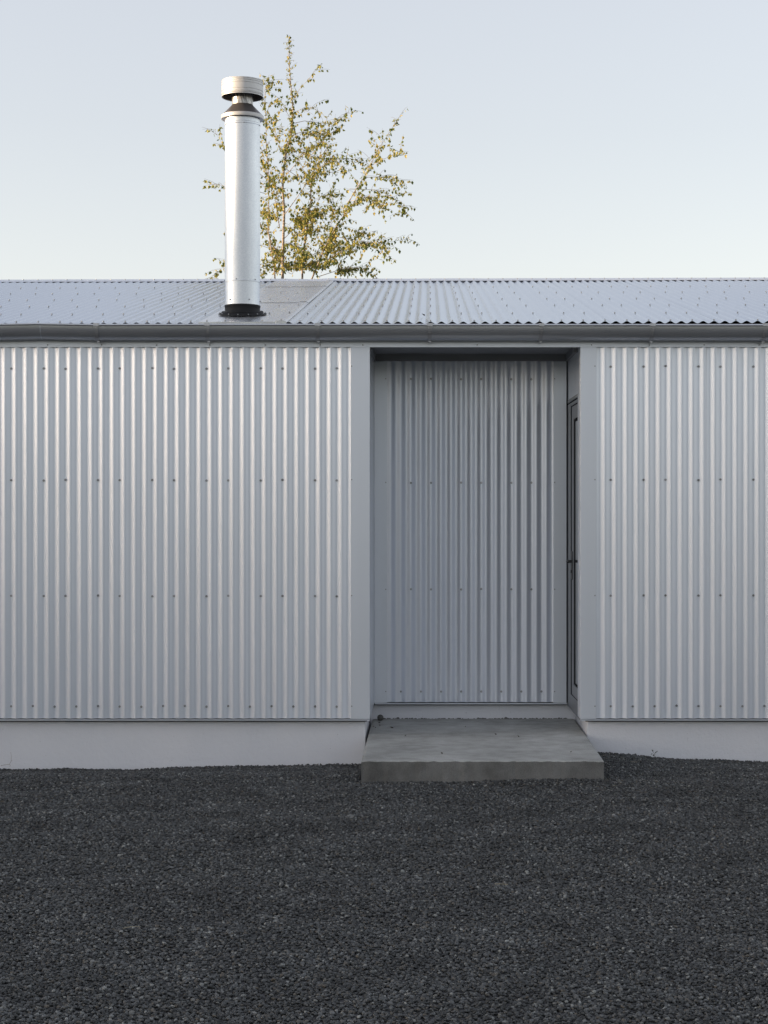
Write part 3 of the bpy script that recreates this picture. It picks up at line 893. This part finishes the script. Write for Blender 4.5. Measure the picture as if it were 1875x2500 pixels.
# ------------------------------------------------------------------ step
bm = bmesh.new()
nxs, nys = 90, 100
SX0, SX1, SY0, SY1, SZ = -0.4362, 1.1005, -1.232, 0.9545, 0.125
top = []
for j in range(nys + 1):
    y = SY0 + (SY1 - SY0) * j / nys
    row = []
    for i in range(nxs + 1):
        x = SX0 + (SX1 - SX0) * i / nxs
        z = SZ + 0.0015 * noise.noise(Vector((x * 2, y * 2, 1)))
        dx = 0; dy = 0
        if j == 0:
            z -= 0.006; dy = 0.004 * noise.noise(Vector((x * 25, 0, 5))); z += 0.006 * noise.noise(Vector((x * 22, 0, 0)))
        if j == 1: z -= 0.0005 + 0.001 * abs(noise.noise(Vector((x * 30, 3, 0))))
        if i in (0, nxs): z -= 0.004 + 0.002 * noise.noise(Vector((0, y * 30, 0)))
        yy = y if j != 1 else SY0 + 0.007
        row.append(bm.verts.new((x, yy + dy, z)))
    top.append(row)
for j in range(nys):
    for i in range(nxs): bm.faces.new((top[j][i], top[j][i + 1], top[j + 1][i + 1], top[j + 1][i])).material_index = 0
edge = [top[0][i] for i in range(nxs + 1)] + [top[j][nxs] for j in range(1, nys + 1)] + [top[nys][i] for i in range(nxs - 1, -1, -1)] + [top[j][0] for j in range(nys - 1, 0, -1)]
mid = [bm.verts.new((v.co.x, v.co.y, v.co.z - 0.006)) for v in edge]
low = [bm.verts.new((v.co.x, v.co.y, -0.30)) for v in edge]
n = len(edge)
for ra, rb in ((edge, mid), (mid, low)):
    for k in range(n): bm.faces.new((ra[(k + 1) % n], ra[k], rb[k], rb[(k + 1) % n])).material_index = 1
bmesh.ops.recalc_face_normals(bm, faces=bm.faces)
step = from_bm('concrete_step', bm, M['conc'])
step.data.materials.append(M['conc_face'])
tag(step, 'weathered grey concrete step running into the recessed entry', 'step')

# mortar crumbs along the inner edge of the step
rnd = random.Random(3)
bm = bmesh.new()
for i in range(260):
    x = rnd.uniform(-0.40, 1.05)
    dens = 0.5 + 0.5 * noise.noise(Vector((x * 5, 0, 0)))
    if rnd.random() > dens + 0.25: continue
    r = rnd.uniform(0.002, 0.0055) * (1.5 if rnd.random() < 0.08 else 1)
    mt = Matrix.Translation((x, SY1 - rnd.uniform(0.002, 0.014), SZ + r * 0.5)) @ Matrix.Diagonal((rnd.uniform(.8, 2.4), 1, rnd.uniform(.7, 1.4), 1))
    bmesh.ops.create_icosphere(bm, subdivisions=1, radius=r, matrix=mt)
o = from_bm('grit', bm, M['conc_face']); tag(o, 'line of crumbled mortar grit along the back edge of the step', 'grit', kind='stuff')

# round stone in the corner of the entry
bm = bmesh.new()
bmesh.ops.create_icosphere(bm, subdivisions=3, radius=0.024)
for v in bm.verts: v.co *= 1 + 0.05 * noise.noise(v.co * 40)
o = from_bm('stone', bm, M['stone'], None, True)
o.location = ((928.7 - VX) / 323.5, 0.835, SZ + 0.023)
tag(o, 'round grey stone in the back left corner of the concrete step', 'stone')

# fallen bits on the step
def leaf_bm(l, wd, curl):
    bm = bmesh.new()
    L0 = [(0, 0, 0.002), (-wd, l * .35, 0.004 + curl), (0, l * .4, 0.002), (wd, l * .35, 0.004 + curl), (-wd * .6, l * .75, 0.005 + curl), (wd * .6, l * .75, 0.005 + curl), (0, l, 0.003 + curl * 1.6)]
    V = [bm.verts.new(p) for p in L0]
    for f in ((0, 2, 1), (0, 3, 2), (1, 2, 4), (2, 3, 5), (2, 6, 4), (2, 5, 6)): bm.faces.new([V[i] for i in f])
    return bm
def on_step(px, py):
    d = F * (CZ - SZ) / (py - VY)
    return (px - VX) * d / F, d - 12
places = [(904, 1765, 'curled dry leaf nearest the left wall of the entry'), (912, 1775, 'dark dry leaf lowest in the left leaf cluster'),
          (925, 1766, 'flat dry leaf at the top of the left leaf cluster'), (929, 1773, 'small dark leaf at the right end of the leaf cluster'),
          (918, 1778, 'thin curled leaf below the leaf cluster on the step'), (961, 1778, 'thin twig-like leaf lying right of the leaf cluster'),
          (935, 1757, 'dry leaf lying just in front of the round stone'), (988, 1798, 'tiny leaf crumb on the left middle of the step'),
          (1080, 1842, 'small black leaf near the front edge of the step'), (1136, 1776, 'small leaf crumb on the centre back of the step'),
          (1212, 1795, 'thin bent leaf right of the step centre'), (1268, 1800, 'dark leaf crumb right of the thin bent leaf'),
          (1122, 1756, 'dark crumb near the back edge of the step'), (1393, 1838, 'leaf crumb near the front right corner of the step')]
for i, (px, py, lab) in enumerate(places):
    x, y = on_step(px, py)
    sz = rnd.uniform(0.014, 0.024) * (1.5 if i in (2, 5, 6) else 0.8)
    o = from_bm('dry_leaf', leaf_bm(sz, sz * rnd.uniform(.22, .42), rnd.uniform(0.003, 0.007)), M['dryleaf'])
    o.location = (x, y, SZ + 0.0005); o.rotation_euler = (0, 0, rnd.uniform(0, 6.28))
    tag(o, lab, 'leaf', 'dry leaves fallen on the step')
# leaf caught on the roof
o = from_bm('dry_leaf', leaf_bm(0.03, 0.012, 0.006), M['dryleaf'])
y = yrow(773); o.location = ((1038 - VX) * (12 + y) / F, y, rz(y) + 0.012); o.rotation_euler = (ANG, 0, 1.9)
tag(o, 'dark dry leaf lying on the corrugated roof above the entry', 'leaf')

# weed growing against the plinth
def wpt(px, py, y=0.02): return Vector(((px - VX) * (12 + y) / F, y, CZ + (VY - py) * (12 + y) / F))
weed = empty('weed', wpt(1598, 1849)); tag(weed, 'small dark leafy weed growing from the gravel against the right plinth', 'weed')
def local(v): return v - weed.location
bm = bmesh.new()
tube(bm, [local(wpt(1598, 1856)), local(wpt(1597, 1847)), local(wpt(1599, 1842)), local(wpt(1595, 1836))], [0.0016, 0.0013, 0.001, 0.0008], 5)
tube(bm, [local(wpt(1597, 1842)), local(wpt(1600, 1838)), local(wpt(1602, 1836))], [0.001, 0.0008, 0.0007], 5)
from_bm('stem', bm, M['weed'], weed)
bm = bmesh.new()
for px, py, ang, l in ((1594, 1836, 100, .018), (1593, 1840, 200, .014), (1596, 1841, 250, .016), (1599, 1839, 50, .017), (1602, 1836, 40, .014), (1597, 1846, 110, .012), (1599, 1846, 300, .012), (1594, 1833, 140, .014)):
    c = local(wpt(px, py, 0.012)); a_ = R(ang); d = Vector((math.cos(a_), -0.25, math.sin(a_))).normalized(); s_ = Vector((-math.sin(a_), -0.3, math.cos(a_))).normalized()
    V = [bm.verts.new(c), bm.verts.new(c + d * l * .5 + s_ * l * .25), bm.verts.new(c + d * l), bm.verts.new(c + d * l * .5 - s_ * l * .25)]
    bm.faces.new(V)
from_bm('leaves', bm, M['weed'], weed)
# dead stalk at the far left
bm = bmesh.new()
P0 = [wpt(x, y, 0.03) for x, y in ((2, 1869), (14, 1867), (23, 1866), (28, 1857), (30, 1856))]
tube(bm, P0, [0.0012, 0.0011, 0.0011, 0.001, 0.0009], 5)
tube(bm, [wpt(27, 1856, 0.03), wpt(28, 1846, 0.03), wpt(26, 1836, 0.03)], [0.0009, 0.0007, 0.0006], 5)
tube(bm, [wpt(23, 1866, 0.03), wpt(25, 1868, 0.02), wpt(24, 1872, 0.0)], [0.0011, 0.001, 0.0009], 5)
o = from_bm('dead_stalk', bm, M['twig']); tag(o, 'thin bent dead stalk leaning on the plinth at the far left', 'stalk')

for px, py, l, an, lab in ((1555, 1863, .05, 2.6, 'pale straw lying on the gravel below the weed'), (1497, 1921, .022, .2, 'short pale wood chip on the gravel right of the step'),
                           (300, 2282, .07, .5, 'thin pale straw on the gravel at the lower left'), (1240, 2170, .06, 2.9, 'thin pale straw on the open gravel below the step')):
    d = F * CZ / (py - VY); x, y = (px - VX) * d / F, d - 12
    bm = bmesh.new()
    tube(bm, [(0, 0, 0.004), (l * .5, l * .06, 0.006), (l, -l * .03, 0.003)], [0.0014, 0.0016, 0.001], 5)
    o = from_bm('straw', bm, M['straw']); o.location = (x, y, ground_z(x, y) + 0.010); o.rotation_euler = (0, 0, an)
    tag(o, lab, 'straw', 'bits of straw on the gravel')

# ------------------------------------------------------------------ birch behind the house
TY = 14.0
tree = empty('birch_tree', ((690 - VX) * (12 + TY) / F, TY, 0))
tag(tree, 'slender birch with sparse yellow-green leaves rising behind the flue and roof ridge', 'tree')
rt = random.Random(21)
def tp(zx, zy, dy=0.0):
    """crop coordinates of the crown study -> position local to the tree"""
    px, py = 480 + zx / 2.86, 60 + zy / 2.86
    s_ = (12 + TY) / F
    return Vector(((px - VX) * s_, TY + dy, CZ + (VY - py) * s_)) - tree.location
B = []      # (points, r0, r1)
def br(pts, r0, r1, dy0=0.0, dy1=0.0, twigs=1.0):
    n = len(pts)
    P = [tp(x, y, dy0 + (dy1 - dy0) * i / (n - 1)) for i, (x, y) in enumerate(pts)]
    B.append((P, r0, r1, twigs)); return P
trunk_low = [Vector((0.05, 0, -0.1)), Vector((0.02, 0, 1.5)), Vector((-0.02, 0, 3.2))]
tk = [(600, 1780), (605, 1500), (612, 1300), (600, 1150), (610, 1000), (625, 900), (655, 780), (670, 680), (672, 580), (660, 440), (650, 330), (645, 200), (650, 75)]
P = trunk_low + [tp(x, y) for x, y in tk]
B.append((P, 0.040, 0.003, 0.8))
br([(640, 2300), (735, 1780), (735, 1600), (760, 1440), (775, 1300), (785, 1200), (780, 1080), (800, 980), (850, 860), (900, 780)], .026, .004, 0, .7)
br([(700, 2100), (780, 1850), (850, 1710), (910, 1580), (960, 1500), (1030, 1410), (1100, 1330), (1180, 1290)], .022, .004, 0, -1.0)
br([(1030, 1410), (1075, 1300), (1120, 1230), (1180, 1150), (1230, 1070), (1290, 960), (1350, 880), (1420, 780)], .014, .002, -.6, -1.2, .8)
br([(560, 2000), (545, 1700), (505, 1450), (512, 1250), (515, 1100), (500, 900), (500, 700), (495, 500), (520, 440)], .018, .002, 0, -.5, .9)
br([(602, 1690), (540, 1560), (490, 1450), (450, 1380), (400, 1330)], .012, .003, 0, .6)
br([(580, 1420), (552, 1280), (535, 1180), (520, 1050)], .010, .003, 0, .4)
br([(680, 530), (720, 470), (800, 400), (880, 325)], .006, .0015, 0, -.4, .35)
br([(675, 690), (750, 662), (850, 665), (930, 665), (1000, 590), (1080, 550)], .007, .0015, 0, .5, .9)
br([(675, 620), (740, 597), (810, 603), (870, 640)], .005, .0015, 0, -.3, .6)
br([(655, 780), (720, 745), (800, 740), (900, 760), (980, 700)], .007, .002, 0, .3)
br([(700, 1000), (840, 905), (1000, 885), (1100, 880), (1180, 895)], .007, .0015, .2, .8, .9)
br([(620, 1060), (720, 960), (800, 900), (870, 870)], .007, .002, 0, -.5)
br([(1230, 1070), (1350, 1035), (1450, 1005)], .005, .0012, -.9, -1.4, .9)
br([(1180, 1140), (1320, 1108), (1460, 1130)], .005, .0012, -.8, -.2, .9)
br([(1080, 1200), (1250, 1180), (1380, 1205), (1450, 1285)], .006, .0012, -.6, .3, 1.1)
br([(1060, 1290), (1200, 1290), (1320, 1390)], .006, .0012, -.6, -1.4, 1.2)
br([(960, 1500), (1100, 1510), (1190, 1545), (1300, 1505), (1480, 1470)], .007, .001, -.3, .4, .7)
br([(870, 1690), (1000, 1620), (1150, 1580), (1270, 1570), (1380, 1710)], .009, .0012, -.2, -1.0, 1.1)
br([(850, 1760), (1000, 1690), (1150, 1660), (1290, 1740)], .008, .0012, 0, .9, 1.1)
br([(480, 1180), (300, 1120), (170, 1100), (105, 1082)], .006, .001, 0, .4, .5)
br([(490, 1080), (330, 960), (200, 870), (140, 770)], .006, .001, 0, -.4, .5)
br([(540, 1720), (330, 1650), (170, 1665), (75, 1760)], .007, .001, 0, .5, .9)
br([(500, 1560), (300, 1480), (180, 1430)], .005, .001, 0, .2, .3)
br([(605, 1500), (680, 1400), (760, 1300), (830, 1240)], .008, .002, 0, .7)
br([(612, 1330), (700, 1230), (790, 1120), (860, 1050), (960, 1000), (1050, 1090)], .009, .002, 0, -.8)
br([(606, 1560), (690, 1500), (760, 1420), (850, 1340), (950, 1280)], .009, .002, 0, -.2)
br([(735, 1640), (820, 1560), (900, 1430), (950, 1360)], .007, .002, .2, 1.0)
br([(610, 1000), (700, 1050), (800, 1060), (900, 1000), (960, 980)], .007, .002, 0, .5)
br([(600, 1180), (520, 1080), (460, 960), (450, 850)], .007, .002, 0, .3)
br([(612, 1700), (720, 1680), (820, 1640), (900, 1600)], .007, .002, 0, .8)
br([(625, 900), (560, 820), (520, 700), (540, 600)], .006, .0015, 0, .5)
br([(670, 680), (620, 600), (590, 540), (560, 560)], .005, .0015, 0, -.3, .8)
br([(560, 1900), (470, 1760), (430, 1700)], .007, .002, 0, -.4)
br([(960, 1500), (940, 1400), (960, 1250), (930, 1150)], .006, .0015, -.3, .3, .9)
br([(780, 1090), (700, 900), (720, 800), (690, 760)], .005, .0015, .6, .2, .9)

for q in range(22):          # fine side shoots filling the lower crown
    x0, y0 = rt.uniform(500, 1000), rt.uniform(1350, 1790)
    an = R(rt.uniform(15, 165)); l = rt.uniform(90, 220)
    if x0 > 800: an = R(rt.uniform(10, 100))
    br([(x0, y0), (x0 + math.cos(an) * l * .5, y0 - math.sin(an) * l * .55), (x0 + math.cos(an) * l, y0 - math.sin(an) * l * .9)], .004, .0012, rt.uniform(-.9, .9), rt.uniform(-.9, .9), 1.1)

for q in range(8):
    x0, y0 = rt.uniform(500, 960), rt.uniform(850, 1450)
    an = R(rt.uniform(25, 155)); l = rt.uniform(80, 170)
    br([(x0, y0), (x0 + math.cos(an) * l * .5, y0 - math.sin(an) * l * .55), (x0 + math.cos(an) * l, y0 - math.sin(an) * l * .9)], .004, .0012, rt.uniform(-.7, .7), rt.uniform(-.7, .7), 1.0)
wood = bmesh.new(); twig = bmesh.new()
leaf_v, leaf_f = [], []
def add_leaf(p, sz):
    # hanging ovate leaf with a folded midrib
    yaw = rt.uniform(0, 6.28); drop = R(rt.gauss(-62, 26)); roll = rt.uniform(-0.9, 0.9)
    d = Vector((math.cos(yaw) * math.cos(drop), math.sin(yaw) * math.cos(drop), math.sin(drop)))
    s_ = d.cross(Vector((0, 0, 1)));
    if s_.length < 1e-3: s_ = Vector((1, 0, 0))
    s_.normalize(); s_ = Matrix.Rotation(roll, 3, d) @ s_; nrm = d.cross(s_)
    l = sz; wd = sz * rt.uniform(0.30, 0.40)
    q = p + d * 0.012
    pts = [q, q + d * l * .28 + s_ * wd + nrm * wd * .3, q + d * l * .62 + s_ * wd * .62 + nrm * wd * .25, q + d * l - nrm * l * .1, q + d * l * .62 - s_ * wd * .62 + nrm * wd * .25, q + d * l * .28 - s_ * wd + nrm * wd * .3, q + d * l * .5]
    b0 = len(leaf_v); leaf_v.extend(pts)
    for f in ((0, 1, 6), (1, 2, 6), (2, 3, 6), (3, 4, 6), (4, 5, 6), (5, 0, 6)): leaf_f.append(tuple(b0 + i for i in f))
def along(P, u):
    n = len(P) - 1; k = min(int(u * n), n - 1); f = u * n - k
    return P[k].lerp(P[k + 1], f), (P[k + 1] - P[k]).normalized()
nleaf = 0
for bi, (P, r0, r1, tw) in enumerate(B):
    n = len(P)
    tube(wood, P, [0.75 * (r0 + (r1 - r0) * (i / (n - 1)) ** 0.8) for i in range(n)], 8 if r0 > .015 else 5)
    ln = sum((P[i + 1] - P[i]).length for i in range(n - 1))
    start = 0.42 if bi == 0 else 0.25
    u = start
    while u < 1.0:
        # hidden lower stem parts stay bare
        p, tdir = along(P, u)
        u += rt.uniform(0.027, 0.058) / ln / max(tw, 0.3) * 0.95
        if p.z < 2.9: continue
        L_ = rt.uniform(0.12, 0.42) * (1.15 - 0.45 * u) if bi else rt.uniform(.08, .30) * (1.25 - u * 0.8)
        dr = Vector((rt.uniform(-1, 1), rt.uniform(-1, 1), rt.uniform(-0.2, 0.9))).normalized()
        dr = (dr + tdir * 0.9).normalized()
        q = [p]; d = dr.copy()
        k = 4
        for i in range(k):
            d = (d + Vector((0, 0, -0.16)) + Vector((rt.uniform(-.15, .15), rt.uniform(-.15, .15), rt.uniform(-.1, .1)))).normalized()
            q.append(q[-1] + d * L_ / k)
        tube(twig, q, [0.0022, 0.0019, 0.0016, 0.0013, 0.001], 4, cap=False)
        cnt = max(2, int(L_ / 0.045))
        for i in range(cnt):
            lp, _ = along(q, (i + rt.random()) / cnt)
            if rt.random() < 0.10: continue
            for _k in range(1 if rt.random() < 0.45 else 2):
                add_leaf(lp, rt.uniform(0.039, 0.064) * (0.75 if bi == 0 and u > .8 else 1)); nleaf += 1
    for i in range(4): add_leaf(P[-1] + Vector((rt.uniform(-.03, .03), rt.uniform(-.03, .03), rt.uniform(-.04, .02))), 0.035)
print('leaves', nleaf)
bmesh.ops.recalc_face_normals(wood, faces=wood.faces)
from_bm('trunk', wood, M['bark'], tree, True)
tw_ = from_bm('twigs', twig, M['twig'], tree)
me = bpy.data.meshes.new('crown'); me.from_pydata([tuple(v) for v in leaf_v], [], leaf_f); me.update()
link('crown', me, M['leaf'], tree)
